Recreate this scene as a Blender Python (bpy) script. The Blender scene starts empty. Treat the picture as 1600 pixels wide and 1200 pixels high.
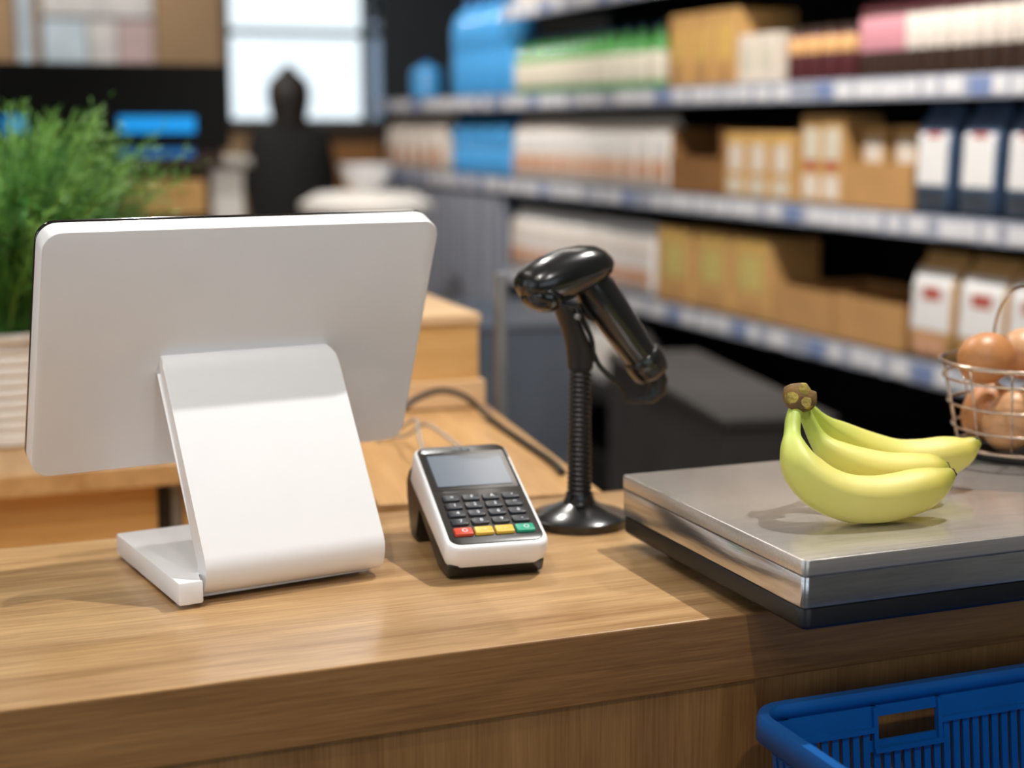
import bpy, bmesh, math, random
from mathutils import Vector, Matrix
R = math.radians
random.seed(7)
S = bpy.context.scene
COL = S.collection
H = 0.90          # height of the counter top above the floor

# ------------------------------------------------------------------ camera
cam = bpy.data.objects.new('camera', bpy.data.cameras.new('camera'))
COL.objects.link(cam)
cam.location = (0, 0, 1.30)
cam.rotation_euler = (R(90 - 9.41), 0, R(-21.6))
cam.data.sensor_width = 36
cam.data.lens = 55.1
cam.data.clip_start = 0.02
cam.data.dof.use_dof = True
cam.data.dof.focus_distance = 1.30
cam.data.dof.aperture_fstop = 3.0
S.camera = cam
S.view_settings.view_transform = 'Standard'
S.view_settings.look = 'None'
S.view_settings.gamma = 1
S.view_settings.use_curve_mapping = False
S.view_settings.exposure = 0.18
S.cycles.use_denoising = True
S.cycles.max_bounces = 8
S.cycles.sample_clamp_indirect = 6
# ------------------------------------------------------------------ world: bright overcast day outside the windows
W = bpy.data.worlds.new('sky'); S.world = W; W.use_nodes = True
bg = W.node_tree.nodes['Background']
bg.inputs[0].default_value = (0.86, 0.93, 1.0, 1); bg.inputs[1].default_value = 1.45

# ------------------------------------------------------------------ materials
def lin(h):
    h = h.lstrip('#'); v = [int(h[i:i+2], 16)/255 for i in (0, 2, 4)]
    return tuple(c/12.92 if c <= .04045 else ((c+.055)/1.055)**2.4 for c in v) + (1,)
def mat(name, col, rough=.5, metal=0, var=.06, scale=30, bump=0, coat=0, spec=.5, emit=None, estr=0, trans=0, bscale=None, stretch=(1,1,1)):
    m = bpy.data.materials.new(name); m.use_nodes = True
    nt = m.node_tree; b = nt.nodes['Principled BSDF']; N = nt.nodes.new; L = nt.links.new
    c = lin(col) if isinstance(col, str) else col
    b.inputs['Roughness'].default_value = rough; b.inputs['Metallic'].default_value = metal
    b.inputs['Coat Weight'].default_value = coat; b.inputs['Coat Roughness'].default_value = .12
    b.inputs['Specular IOR Level'].default_value = spec
    if trans: b.inputs['Transmission Weight'].default_value = trans
    tc = N('ShaderNodeTexCoord'); mp = N('ShaderNodeMapping'); mp.inputs['Scale'].default_value = stretch
    nz = N('ShaderNodeTexNoise'); nz.inputs['Scale'].default_value = scale; nz.inputs['Detail'].default_value = 5
    L(tc.outputs['Object'], mp.inputs['Vector']); L(mp.outputs['Vector'], nz.inputs['Vector'])
    rp = N('ShaderNodeValToRGB'); rp.color_ramp.elements[0].position = .3; rp.color_ramp.elements[1].position = .7
    rp.color_ramp.elements[0].color = tuple(x*(1-var) for x in c[:3]) + (1,)
    rp.color_ramp.elements[1].color = tuple(min(1, x*(1+var)) for x in c[:3]) + (1,)
    L(nz.outputs['Fac'], rp.inputs['Fac']); L(rp.outputs['Color'], b.inputs['Base Color'])
    if bump:
        n2 = N('ShaderNodeTexNoise'); n2.inputs['Scale'].default_value = bscale or scale*3
        L(mp.outputs['Vector'], n2.inputs['Vector'])
        bp = N('ShaderNodeBump'); bp.inputs['Strength'].default_value = bump; bp.inputs['Distance'].default_value = .002
        L(n2.outputs['Fac'], bp.inputs['Height']); L(bp.outputs['Normal'], b.inputs['Normal'])
    if emit:
        b.inputs['Emission Color'].default_value = lin(emit); b.inputs['Emission Strength'].default_value = estr
    return m
def wood(name, dark, light, axis='X', rough=.35, k=1.0, coat=.0):
    m = bpy.data.materials.new(name); m.use_nodes = True
    nt = m.node_tree; b = nt.nodes['Principled BSDF']; N = nt.nodes.new; L = nt.links.new
    tc = N('ShaderNodeTexCoord')
    def tex(long, cross, detail, seed):
        s = {'X': (long, cross, cross), 'Y': (cross, long, cross), 'Z': (cross, cross, long)}[axis]
        mp = N('ShaderNodeMapping'); mp.inputs['Scale'].default_value = tuple(v*k for v in s)
        mp.inputs['Location'].default_value = (seed, seed*.7, seed*.3)
        nz = N('ShaderNodeTexNoise'); nz.inputs['Scale'].default_value = 1; nz.inputs['Detail'].default_value = detail
        nz.inputs['Roughness'].default_value = .6; nz.inputs['Distortion'].default_value = .4
        L(tc.outputs['Object'], mp.inputs['Vector']); L(mp.outputs['Vector'], nz.inputs['Vector']); return nz
    a = tex(2.2, 26, 6, 0); f = tex(14, 420, 3, 5); p = tex(.7, 5, 3, 9)
    def mix(x, y, w):
        n = N('ShaderNodeMath'); n.operation = 'MULTIPLY_ADD'; n.inputs[1].default_value = w
        L(x, n.inputs[0]); L(y, n.inputs[2]); return n.outputs[0]
    z = N('ShaderNodeMath'); z.operation = 'MULTIPLY'; z.inputs[1].default_value = .50; L(a.outputs['Fac'], z.inputs[0])
    v = mix(f.outputs['Fac'], z.outputs[0], .36); v = mix(p.outputs['Fac'], v, .14)
    rp = N('ShaderNodeValToRGB'); rp.color_ramp.elements[0].position = .37; rp.color_ramp.elements[1].position = .63
    rp.color_ramp.elements[0].color = lin(dark); rp.color_ramp.elements[1].color = lin(light)
    L(v, rp.inputs['Fac']); L(rp.outputs['Color'], b.inputs['Base Color'])
    b.inputs['Roughness'].default_value = rough; b.inputs['Coat Weight'].default_value = coat; b.inputs['Coat Roughness'].default_value = .15
    bp = N('ShaderNodeBump'); bp.inputs['Strength'].default_value = .25; bp.inputs['Distance'].default_value = .0006
    L(f.outputs['Fac'], bp.inputs['Height']); L(bp.outputs['Normal'], b.inputs['Normal'])
    return m
M = dict(
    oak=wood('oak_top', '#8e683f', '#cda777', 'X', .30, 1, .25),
    oak_shaded=wood('oak_shaded', '#79522c', '#a97b49', 'X', .42),  # oak darkened in its colour for the dimmer light on the front
    oak_panel=wood('oak_panel', '#7a522b', '#a57a48', 'Z', .5),  # same darkened front tone, with upright grain
    oak_side=wood('oak_side', '#a97d4a', '#d0a672', 'Y', .35, 1, .1),
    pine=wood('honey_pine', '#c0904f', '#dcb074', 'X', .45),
    pine_lit=wood('lit_pine', '#c9a377', '#e2c096', 'X', .45),  # lighter copy of pine, light on top faces put into the colour
    white=mat('white_plastic', '#ecebec', .32, 0, .01, 20, .02, .15, bscale=900),
    white_ceramic=mat('white_ceramic', '#e6e0d8', .4, 0, .03, 12),
    black=mat('black_plastic', '#121314', .38, 0, .15, 60, .08, bscale=700),
    black_gloss=mat('black_gloss', '#0c0d0e', .16, 0, .1, 40, 0, .4),
    gun=mat('scanner_black', '#151617', .24, 0, .15, 50, .03, .35, bscale=900),
    rubber=mat('rubber', '#0d0d0e', .75, 0, .2, 50),
    keypanel=mat('terminal_panel', '#2f2b28', .3, 0, .12, 70, 0, .2),
    key=mat('dark_key', '#23262d', .45, 0, .12, 90),
    key_red=mat('red_key', '#c9452a', .4, 0, .05), key_yel=mat('yellow_key', '#dcb23c', .4, 0, .05), key_grn=mat('green_key', '#139a78', .4, 0, .05),
    ink=mat('white_ink', '#dfe3ea', .6, 0, .02), ink_dark=mat('pale_mark', '#f6e6c8', .6, 0, .02),
    lcd=mat('lcd_grey', '#5b6674', .22, 0, .03, 9, 0, .5),
    emblem=mat('emblem_grey', '#70757c', .4, .3, .05),
    screen=mat('screen_glass', '#07080a', .08, 0, .1, 20, 0, .6),
    steel=mat('brushed_steel', '#ccc6c0', .22, .7, .10, 6, .06, bscale=40, stretch=(1.5, 60, 60)),
    steel_side=mat('polished_steel', '#c6c7ca', .16, .92, .12, 9, .03, bscale=14, stretch=(3, 3, 30)),
    grey_metal=mat('grey_metal', '#8d8f92', .4, .6, .06),
    blue=mat('blue_plastic', '#085aa4', .33, 0, .06, 25, .03, .15, bscale=500),
    shelf=mat('shelf_charcoal', '#23262a', .55, .2, .1), shelf_back=mat('shelf_back_dark', '#090a0a', .75, 0, .1, spec=.25),
    strip=mat('price_strip', '#a7abb8', .35, 0, .06, 8), tagw=mat('price_tag', '#e6e4e6', .5, 0, .03), tagb=mat('price_tag_blue', '#7f8fb8', .45, 0, .05),
    darkbox=mat('dark_grey_panel', '#403e3d', .75, 0, .12, 5, spec=.2), darkbox2=mat('slate_panel', '#565c66', .4, .2, .2, 4),
    wire=mat('rose_wire', '#d7c3b2', .22, 1, .08), egg=mat('brown_egg', '#c08350', .42, 0, .10, 55, .05, bscale=600), egg2=mat('pale_brown_egg', '#cf9c70', .42, 0, .10, 55, .05, bscale=600),
    green=mat('leaf_green', '#3f7a2c', .5, 0, .45, 9), green2=mat('leaf_light', '#7db050', .5, 0, .3, 9), soil=mat('soil', '#2b2018', .9, 0, .3, 60, .5),
    cable=mat('cable_black', '#1a1917', .5, 0, .1), cablew=mat('cable_grey', '#9b958e', .5, 0, .1),
    glass_green=mat('green_glass', '#4f9a4a', .12, 0, .2, 8, 0, .5), cream=mat('cream_label', '#d9d0bc', .6, 0, .06, 30), cap=mat('bottle_cap', '#1e3b4a', .4, 0, .1),
    tan=mat('tan_carton', '#cd9f62', .65, 0, .08, 14), tan2=mat('kraft_card', '#bd8e58', .75, 0, .08, 20), kraft=mat('brown_kraft', '#8a5f33', .75, 0, .12, 15),
    gold=mat('gold_label', '#dcb264', .5, 0, .2, 40), lime=mat('lime_label', '#cdb86c', .55, 0, .25, 40), pale=mat('pale_carton', '#e6d8c8', .6, 0, .05, 20),
    plum=mat('plum_jar', '#57272b', .3, 0, .15, 20, 0, .3), peach=mat('peach_label', '#e0ac72', .55, 0, .15, 50), choc=mat('chocolate_jar', '#3d2a20', .3, 0, .2, 20, 0, .3),
    pink=mat('pink_label', '#cf8f98', .55, 0, .1, 40), bag=mat('cream_paper', '#e3d6ca', .65, 0, .05, 20, .2), blush=mat('blush_band', '#cf9a78', .65, 0, .2, 50),
    navy=mat('navy_bag', '#435876', .45, 0, .2, 20, .2), whitebag=mat('white_label', '#e9e6e3', .55, 0, .03, 20), red=mat('red_motif', '#b85a48', .55, 0, .15, 70), char=mat('charcoal_band', '#3a4048', .5, 0, .3, 40),
    jug=mat('blue_jug', '#4aa3e2', .18, 0, .18, 6, 0, .4), jugcap=mat('blue_cap', '#155a9c', .4, 0, .1),
    wall=mat('tan_wall', '#a98a68', .8, 0, .08, 3), wall2=mat('grey_wall', '#a9a49c', .85, 0, .05, 3), ceil=mat('ceiling_white', '#cfc9c0', .9, 0, .03, 3),
    floor=mat('grey_floor_tile', '#6c655d', .4, 0, .12, 2.5), frame=mat('window_frame', '#55534f', .5, .2, .1),
    post1=mat('pale_blue_poster', '#c5d3dd', .4, 0, .22, 5), post2=mat('white_poster', '#d9d5d2', .5, 0, .2, 6), post3=mat('rose_poster', '#c7adab', .5, 0, .2, 6),
    cloth=mat('dark_cloth', '#0c0b09', .9, 0, .25, 30), hair=mat('dark_hair', '#1d150f', .6, 0, .3, 80), skin=mat('skin', '#a8795c', .55, 0, .05),
    dark_leaf=mat('dark_leaf', '#16241a', .5, 0, .4, 20), brownwood=mat('dark_brown_wood', '#3b2a20', .5, 0, .15, 8),
    blue_lit=mat('blue_display', '#0b74b8', .4, 0, .05, 20, emit='#1291dc', estr=.75), blue_reflection=mat('blue_display_reflection', '#1a5fa5', .4, 0, .05, 20, emit='#2a74b8', estr=.4),
    lamp=mat('fill_panel_glow', '#ffffff', .5, 0, 0, emit='#fff6ec', estr=4.4), lamp_cool=mat('lamp_panel_cool', '#ffffff', .5, 0, 0, emit='#fff4e6', estr=4.4),
    yellowgreen=None,
)
def banana_mat():
    m = bpy.data.materials.new('banana_peel'); m.use_nodes = True
    nt = m.node_tree; b = nt.nodes['Principled BSDF']; N = nt.nodes.new; L = nt.links.new
    at = N('ShaderNodeAttribute'); at.attribute_name = 'along'
    tc = N('ShaderNodeTexCoord'); nz = N('ShaderNodeTexNoise'); nz.inputs['Scale'].default_value = 26; nz.inputs['Detail'].default_value = 4
    L(tc.outputs['Object'], nz.inputs['Vector'])
    ad = N('ShaderNodeMath'); ad.operation = 'MULTIPLY_ADD'; ad.inputs[1].default_value = .16; L(nz.outputs['Fac'], ad.inputs[0]); L(at.outputs['Fac'], ad.inputs[2])
    rp = N('ShaderNodeValToRGB'); e = rp.color_ramp.elements
    e[0].position = .06; e[0].color = lin('#9bb045'); e[1].position = 1.0; e[1].color = lin('#a9a53a')
    for p, c in ((.24, '#b4c457'), (.46, '#d6d068'), (.66, '#e4d777'), (.9, '#dacb60')):
        x = e.new(p); x.color = lin(c)
    L(ad.outputs[0], rp.inputs['Fac']); L(rp.outputs['Color'], b.inputs['Base Color'])
    b.inputs['Roughness'].default_value = .52
    b.inputs['Subsurface Weight'].default_value = .12; b.inputs['Subsurface Radius'].default_value = (.004, .003, .001); b.inputs['Subsurface Scale'].default_value = 1
    return m
M['banana'] = banana_mat()
M['crown'] = mat('banana_crown', '#6e5126', .7, 0, .5, 60, .5)
M['crown_cut'] = mat('banana_cut', '#a08c38', .7, 0, .5, 90, .6)
M['banana_tip'] = mat('banana_tip', '#3b2f22', .8, 0, .4, 90, .5)
def glass_mat():
    m = bpy.data.materials.new('window_glass'); m.use_nodes = True; nt = m.node_tree; nt.nodes.clear()
    o = nt.nodes.new('ShaderNodeOutputMaterial'); x = nt.nodes.new('ShaderNodeMixShader'); t = nt.nodes.new('ShaderNodeBsdfTransparent'); g = nt.nodes.new('ShaderNodeBsdfGlossy')
    g.inputs['Roughness'].default_value = .03; t.inputs[0].default_value = (.94, .96, .96, 1); x.inputs[0].default_value = .07
    nt.links.new(t.outputs[0], x.inputs[1]); nt.links.new(g.outputs[0], x.inputs[2]); nt.links.new(x.outputs[0], o.inputs[0]); return m
M['glass'] = glass_mat()
def frost_mat():
    m = M['glass'].copy(); m.name = 'frosted_side_glass'
    for n in m.node_tree.nodes:
        if n.type == 'BSDF_TRANSPARENT': n.inputs[0].default_value = (.42, .47, .53, 1)
    return m
M['glass_dim'] = frost_mat()

# ------------------------------------------------------------------ mesh helpers
def obj(name, bm, m, parent=None, loc=(0,0,0), rot=(0,0,0), smooth=False, auto=None):
    me = bpy.data.meshes.new(name)
    bmesh.ops.recalc_face_normals(bm, faces=bm.faces)
    bm.to_mesh(me); bm.free()
    me.materials.append(M[m] if isinstance(m, str) else m)
    if smooth:
        for p in me.polygons: p.use_smooth = True
        if auto: me.set_sharp_from_angle(angle=R(auto))
    o = bpy.data.objects.new(name, me); COL.objects.link(o)
    o.location = loc; o.rotation_euler = rot
    if parent: o.parent = parent
    return o
def tag(o, label, cat, group=None, kind=None):
    o['label'] = label; o['category'] = cat
    if group: o['group'] = group
    if kind: o['kind'] = kind
    return o
def thing(name, label, cat, loc=(0,0,0), rz=0, group=None):
    o = bpy.data.objects.new(name, None); COL.objects.link(o); o.empty_display_size = .05
    o.location = loc; o.rotation_euler = (0, 0, rz); return tag(o, label, cat, group)
def struct(o): o['kind'] = 'structure'; return o
def dup(root, loc, rz=None, label=None, scale=None):
    def cp(o, par):
        c = o.copy(); COL.objects.link(c)
        if par: c.parent = par
        for ch in [x for x in kids.get(o.name, [])]: cp(ch, c)
        return c
    kids = {}
    for o in bpy.data.objects:
        if o.parent: kids.setdefault(o.parent.name, []).append(o)
    r = cp(root, None); r.location = loc
    if rz is not None: r.rotation_euler = (0, 0, rz)
    if label: r['label'] = label
    if scale: r.scale = scale
    return r
def box(c, s, bev=0, seg=2, bm=None):
    b = bmesh.new() if bm is None else bm
    r = bmesh.ops.create_cube(b, size=1, matrix=Matrix.Translation(c) @ Matrix.Diagonal((*s, 1)))
    if bev:
        es = {e for v in r['verts'] for e in v.link_edges}
        bmesh.ops.bevel(b, geom=list(es), offset=min(bev, min(s)*.45), segments=seg, profile=.5, affect='EDGES')
    return b
def bx(x0, x1, y0, y1, z0, z1, bev=0, bm=None, seg=2):
    return box(((x0+x1)/2, (y0+y1)/2, (z0+z1)/2), (abs(x1-x0), abs(y1-y0), abs(z1-z0)), bev, seg, bm)
def loft(rings, caps=True, bm=None, closed=True):
    b = bmesh.new() if bm is None else bm
    vs = [[b.verts.new(p) for p in r] for r in rings]; n = len(vs[0])
    for i in range(len(vs)-1):
        for j in range(n if closed else n-1):
            b.faces.new((vs[i][j], vs[i][(j+1) % n], vs[i+1][(j+1) % n], vs[i+1][j]))
    if caps: b.faces.new(vs[0][::-1]); b.faces.new(vs[-1])
    return b
def lathe(prof, n=32, bm=None, c=(0,0,0)):
    return loft([[(c[0]+max(r, 1e-5)*math.cos(2*math.pi*k/n), c[1]+max(r, 1e-5)*math.sin(2*math.pi*k/n), c[2]+z) for k in range(n)] for r, z in prof], True, bm)
def rrect(w, h, r, n=5):
    out = []
    for cx, cy, a0 in ((w/2-r, h/2-r, 0), (-w/2+r, h/2-r, 90), (-w/2+r, -h/2+r, 180), (w/2-r, -h/2+r, 270)):
        for k in range(n+1):
            a = R(a0 + 90*k/n); out.append((cx+r*math.cos(a), cy+r*math.sin(a)))
    return out
def slab(w, h, z0, z1, r, e=.001, n=6, bm=None, taper=0):
    P = lambda i, z: [(x, y, z) for x, y in rrect(w-2*i, h-2*i, max(r-i, .0005), n)]
    return loft([P(e+taper, z0), P(taper, z0+e), P(0, z1-e), P(e*.3, z1-e*.3), P(e, z1)], True, bm)
def smoothpath(pts, n=8):
    P = [Vector(p) for p in pts]; out = []
    for i in range(len(P)-1):
        p0, p1, p2, p3 = P[max(i-1, 0)], P[i], P[i+1], P[min(i+2, len(P)-1)]
        for k in range(n):
            t = k/n; out.append(.5*((2*p1)+(p2-p0)*t+(2*p0-5*p1+4*p2-p3)*t*t+(3*p1-p0-3*p2+p3)*t**3))
    out.append(P[-1]); return out
def tube(pts, r, n=10, bm=None, closed=False):
    P = [Vector(p) for p in pts]; m = len(P); rings = []
    up = Vector((0, 0, 1)); prev = None
    for i in range(m):
        if closed: t = (P[(i+1) % m]-P[i-1]).normalized()
        else: t = (P[min(i+1, m-1)]-P[max(i-1, 0)]).normalized()
        a = prev if prev is not None else (up if abs(t.z) < .95 else Vector((1, 0, 0)))
        u = (a-t*a.dot(t)).normalized(); v = t.cross(u); prev = u
        rr = r[i] if isinstance(r, (list, tuple)) else r
        rings.append([P[i]+(u*math.cos(2*math.pi*k/n)+v*math.sin(2*math.pi*k/n))*rr for k in range(n)])
    if closed: rings.append(rings[0])
    return loft(rings, not closed, bm)
def prism(poly, x0, x1, bev=0, bm=None):    # poly of (y,z) extruded along x
    b = bmesh.new() if bm is None else bm
    a = [b.verts.new((x0, y, z)) for y, z in poly]; c = [b.verts.new((x1, y, z)) for y, z in poly]; n = len(poly)
    fs = [b.faces.new(a[::-1]), b.faces.new(c)]
    for i in range(n): b.faces.new((a[i], a[(i+1) % n], c[(i+1) % n], c[i]))
    if bev: bmesh.ops.bevel(b, geom=list({e for f in fs for e in f.edges}), offset=bev, segments=3, profile=.5, affect='EDGES')
    return b
def text(s, size, m, parent, loc, rot=(0,0,0), name='marking'):
    cu = bpy.data.curves.new('t', 'FONT'); cu.body = s; cu.size = size; cu.align_x = 'CENTER'; cu.align_y = 'CENTER'; cu.extrude = .0001
    o = bpy.data.objects.new('t', cu); COL.objects.link(o)
    me = bpy.data.meshes.new_from_object(o.evaluated_get(bpy.context.evaluated_depsgraph_get()))
    bpy.data.objects.remove(o); me.materials.clear(); me.materials.append(M[m])
    q = bpy.data.objects.new(name, me); COL.objects.link(q); q.parent = parent; q.location = loc; q.rotation_euler = rot
    return q

# ================================================================== the room
struct(obj('floor', bx(-3.2, 3.2, -3.2, 9.3, -.1, 0), 'floor'))
struct(obj('ceiling', bx(-3.2, 3.2, -3.2, 9.3, 3.2, 3.3), 'ceil'))
struct(obj('wall_right', bx(2.95, 3.1, -3.1, 9.1, 0, 3.2), 'wall2'))
# far wall with an opening for the bright window (x 1.84..2.78, z 1.33..2.9)
b = bx(-3.1, 1.84, 9.0, 9.15, 0, 3.2); bx(2.78, 2.95, 9.0, 9.15, 0, 3.2, bm=b); bx(1.84, 2.78, 9.0, 9.15, 0, 1.33, bm=b); bx(1.84, 2.78, 9.0, 9.15, 2.9, 3.2, bm=b)
struct(obj('wall_far', b, 'wall'))
w1 = struct(obj('window_1', bx(2.632, 2.668, 8.99, 9.07, 1.33, 2.9, bm=bx(1.80, 1.845, 8.98, 9.06, 1.30, 2.92)), 'frame'))
obj('window_rail', bx(1.845, 2.78, 8.99, 9.06, 1.80, 1.835), 'frame', w1)
obj('window_rail', bx(1.845, 2.78, 8.99, 9.06, 2.86, 2.90), 'frame', w1)
obj('window_sill', bx(1.80, 2.80, 8.94, 9.06, 1.29, 1.33), 'frame', w1)
for x0, x1, g in ((1.845, 2.632, 'glass'), (2.668, 2.78, 'glass_dim')):
    obj('pane', bx(x0, x1, 9.03, 9.036, 1.33, 1.80), g, w1); obj('pane', bx(x0, x1, 9.03, 9.036, 1.835, 2.86), g, w1)
# unseen left and rear walls; their shop windows are added as daylight fill
def glazed_wall(name, wn, horizontal, pos, a0, a1, o0, o1, z0, z1, bars):
    def bb(u0, u1, zz0, zz1, t0=0, t1=.12, bm=None):
        return bx(u0, u1, pos+t0, pos+t1, zz0, zz1, bm=bm) if horizontal else bx(pos+t0, pos+t1, u0, u1, zz0, zz1, bm=bm)
    b = bb(a0, o0, 0, 3.2); bb(o1, a1, 0, 3.2, bm=b); bb(o0, o1, 0, z0, bm=b); bb(o0, o1, z1, 3.2, bm=b)
    struct(obj(name, b, 'wall2'))
    fr = None
    for k in range(bars+1):
        u = o0+(o1-o0)*k/bars; fr = bb(u-.03, u+.03, z0, z1, .02, .1, bm=fr)
    f = struct(obj(wn, fr, 'frame'))
    for k in range(bars):
        u0 = o0+(o1-o0)*k/bars+.03; u1 = o0+(o1-o0)*(k+1)/bars-.03
        obj('pane', bb(u0, u1, z0, z1, .055, .061), 'glass', f)
glazed_wall('wall_left', 'fill_window_2', False, -3.1, -3.1, 9.0, -1.2, 3.6, .7, 2.7, 4)
glazed_wall('wall_rear', 'fill_window_3', True, -3.1, -3.0, 2.95, -2.2, 1.6, .7, 2.7, 3)
for (x, y, z, sx, sy, rot) in ((2.3, 9.2, 2.1, .94, 1.57, (R(-90), 0, 0)), (-3.15, 1.2, 1.7, 2.0, 4.8, (0, R(-90), 0)), (-.3, -3.15, 1.7, 3.8, 2.0, (R(90), 0, 0))):
    l = bpy.data.lights.new('daylight_portal', 'AREA'); l.shape = 'RECTANGLE'; l.size = sx; l.size_y = sy; l.cycles.is_portal = True
    o = bpy.data.objects.new('daylight_portal', l); COL.objects.link(o); o.location = (x, y, z); o.rotation_euler = rot
# posters and light display on the far wall
for nm, x0, x1, z0, z1, m, lb in (
        ('poster', .70, .775, 1.60, 2.5, 'post1', 'narrow pale strip poster at the left of the far tan wall'),
        ('poster', .83, 1.06, 1.60, 1.86, 'post1', 'pale blue poster low on the far wall, beside the strip poster'),
        ('poster', 1.07, 1.22, 1.60, 1.86, 'post2', 'small white poster low on the far wall between two others'),
        ('poster', 1.23, 1.42, 1.60, 1.86, 'post3', 'pinkish white poster low on the far wall next to the bare tan column'),
        ('poster', .83, 1.42, 1.88, 2.5, 'post2', 'broad cream poster high on the far wall above the smaller ones')):
    p = tag(obj(nm, bx(x0, x1, 8.965, 8.985, z0, z1, .003), m), lb, 'poster')
    obj('backing_board', bx(x0-.012, x1+.012, 8.985, 8.999, z0-.012, z1+.012), 'frame', p)

# ------------------------------------------------------------------ ceiling lamps
def fill_panel(x, y, lx, ly, label, m='lamp'):  # unseen ceiling panels, added as soft fill light
    t = thing('fill_panel_lamp', label, 'lamp', (x, y, 3.2), 0, 'added ceiling fill panels')
    obj('housing', bx(-lx/2-.03, lx/2+.03, -ly/2-.03, ly/2+.03, -.06, 0, .005), 'white', t)
    obj('diffuser', bx(-lx/2, lx/2, -ly/2, ly/2, -.066, -.0605), m, t)
for x, y, lx, ly, lb in ((-.9, .2, .35, 1.5, 'white ceiling panel lamp added as fill above and behind the till'), (1.45, 3.9, .3, 2.6, 'long ceiling panel lamp added as fill over the aisle by the grocery shelves'),
                         (-.8, 3.2, .35, 1.8, 'white ceiling panel lamp added as fill behind the cashier desk'), (.4, 6.6, 1.6, .35, 'white ceiling panel lamp added as fill in front of the far wall')):
    fill_panel(x, y, lx, ly, lb)
def spot(x, y, tx, ty, power, label, size=70, rad=.022, col=(1, .965, .92)):
    t = thing('spot_lamp', label, 'lamp', (x, y, 3.2), 0, 'ceiling track spots')
    d = (Vector((tx, ty, H+.1))-Vector((x, y, 2.96))).normalized(); q = d.to_track_quat('-Z', 'Y').to_euler()
    obj('mount', lathe([(.03, -.02), (.03, 0)], 20), 'black', t); obj('stem', lathe([(.008, -.22), (.008, -.02)], 12), 'black', t)
    h = obj('lamp_head', lathe([(.034, -.0), (.042, .012), (.044, .12), (.030, .15), (.0, .155)], 24), 'black', t, (0, 0, -.24), q, True, 40)
    l = bpy.data.lights.new('spot_light', 'SPOT'); l.energy = power; l.spot_size = R(size); l.spot_blend = .6; l.shadow_soft_size = rad; l.color = col
    o = bpy.data.objects.new('spot_light', l); COL.objects.link(o); o.location = Vector((x, y, 2.96))+d*.03; o.rotation_euler = q
spot(1.50, 1.46, 0.60, 1.2, 165, 'black track spotlight above the right end of the counter')
spot(.28, -.55, .42, 1.2, 48, 'black track spotlight behind the customer, aimed at the counter front', 62, .05)
spot(-.35, .55, .10, 2.0, 55, 'black track spotlight added above the customer side to brighten the back cabinet', 60)  # unseen spot, added to brighten the cabinet front
spot(1.25, 2.9, 2.3, 4.1, 170, 'black track spotlight aimed at the middle of the grocery shelves', 95)
spot(1.25, 1.9, 2.3, 2.9, 82, 'black track spotlight aimed at the near end of the grocery shelves', 90)
spot(.6, 2.9, .5, 2.0, 70, 'black track spotlight over the side counter and plant', 80)
spot(1.15, 5.5, 2.3, 6.4, 120, 'black track spotlight added to brighten the blue water jugs', 90)  # unseen spot, added to lift the jug fronts
spot(.9, 7.2, 1.2, 9.0, 105, 'black track spotlight added to lighten the far tan wall', 100)  # unseen wall washer, added to lighten the far wall

# ================================================================== counter
ct = thing('checkout_counter', 'oak veneer checkout counter with thick overhanging top, in the foreground', 'counter', (0, 0, 0))
obj('countertop', bx(-1.6, 1.7, 1.09, 1.53, H-.059, H, .0016), 'oak', ct).data.materials.append(M['oak_shaded'])
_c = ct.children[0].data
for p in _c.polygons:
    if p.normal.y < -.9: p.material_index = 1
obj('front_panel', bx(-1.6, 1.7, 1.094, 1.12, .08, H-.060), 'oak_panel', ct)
obj('side_panel', bx(-1.6, -1.575, 1.12, 1.50, 0, H-.06), 'oak_panel', ct); obj('side_panel', bx(1.675, 1.7, 1.12, 1.50, 0, H-.06), 'oak_panel', ct)
obj('plinth', bx(-1.55, 1.65, 1.14, 1.48, 0, .08), 'black', ct)
obj('basket_ledge', bx(.45, 1.35, .66, 1.094, .585, .61, .002), 'oak_shaded', ct)
obj('ledge_bracket', bx(.55, .58, .70, 1.094, .40, .585), 'grey_metal', ct); obj('ledge_bracket', bx(1.2, 1.23, .70, 1.094, .40, .585), 'grey_metal', ct)
# side counter running away from the camera
sc = thing('side_counter', 'light oak side counter running back from the checkout counter', 'counter', (.462, 1.532, 0), R(-7.5))
obj('countertop', bx(0, .250, 0.035, 1.35, H-.05, H, .0015), 'oak_side', sc)
obj('body', bx(.012, .240, .05, 1.33, 0, H-.05), 'pine', sc)

# ================================================================== touch screen till
pos = thing('point_of_sale_terminal', 'white touch screen till on a bent slab stand, seen from behind', 'till', (.3108, 1.2874, H), R(8))
b = bmesh.new()
_p = [(-.107, -.002), (-.0855, -.002), (-.0855, .018), (.078, .018), (.078, .186), (-.107, .186)]
loft([[(x*k, y, z) for x, y in _p] for z, k in ((.0035, 1), (.0235, 1))], True, b)
bmesh.ops.bevel(b, geom=list(b.edges), offset=.002, segments=2, profile=.5, affect='EDGES')
base = obj('stand_base', b, 'white', pos, smooth=True, auto=35)
for x, y in ((-.095, .018), (.066, .040), (-.095, .172), (.066, .172)):
    obj('rubber_foot', lathe([(.008, 0), (.008, .0045)], 16, c=(x, y, 0)), 'white', pos)
def arc(cx, cy, r, a0, a1, n): return [(cx+r*math.cos(R(a0+(a1-a0)*k/n)), cy+r*math.sin(R(a0+(a1-a0)*k/n))) for k in range(n+1)]
ro = .024
outer = [(.045, .0045)]+arc(.0235, .0045+ro, ro, 270, 148, 14)
tail_o = [(.0957, .1847)]+[(.100, .1905), (.107, .1955), (.116, .198), (.128, .198)]
inner = [(.128, .183), (.1165, .1815)]+arc(.0275, .0275, .0065, 150, 270, 8)[:]+[(.045, .021)]
poly = outer+tail_o+inner
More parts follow.
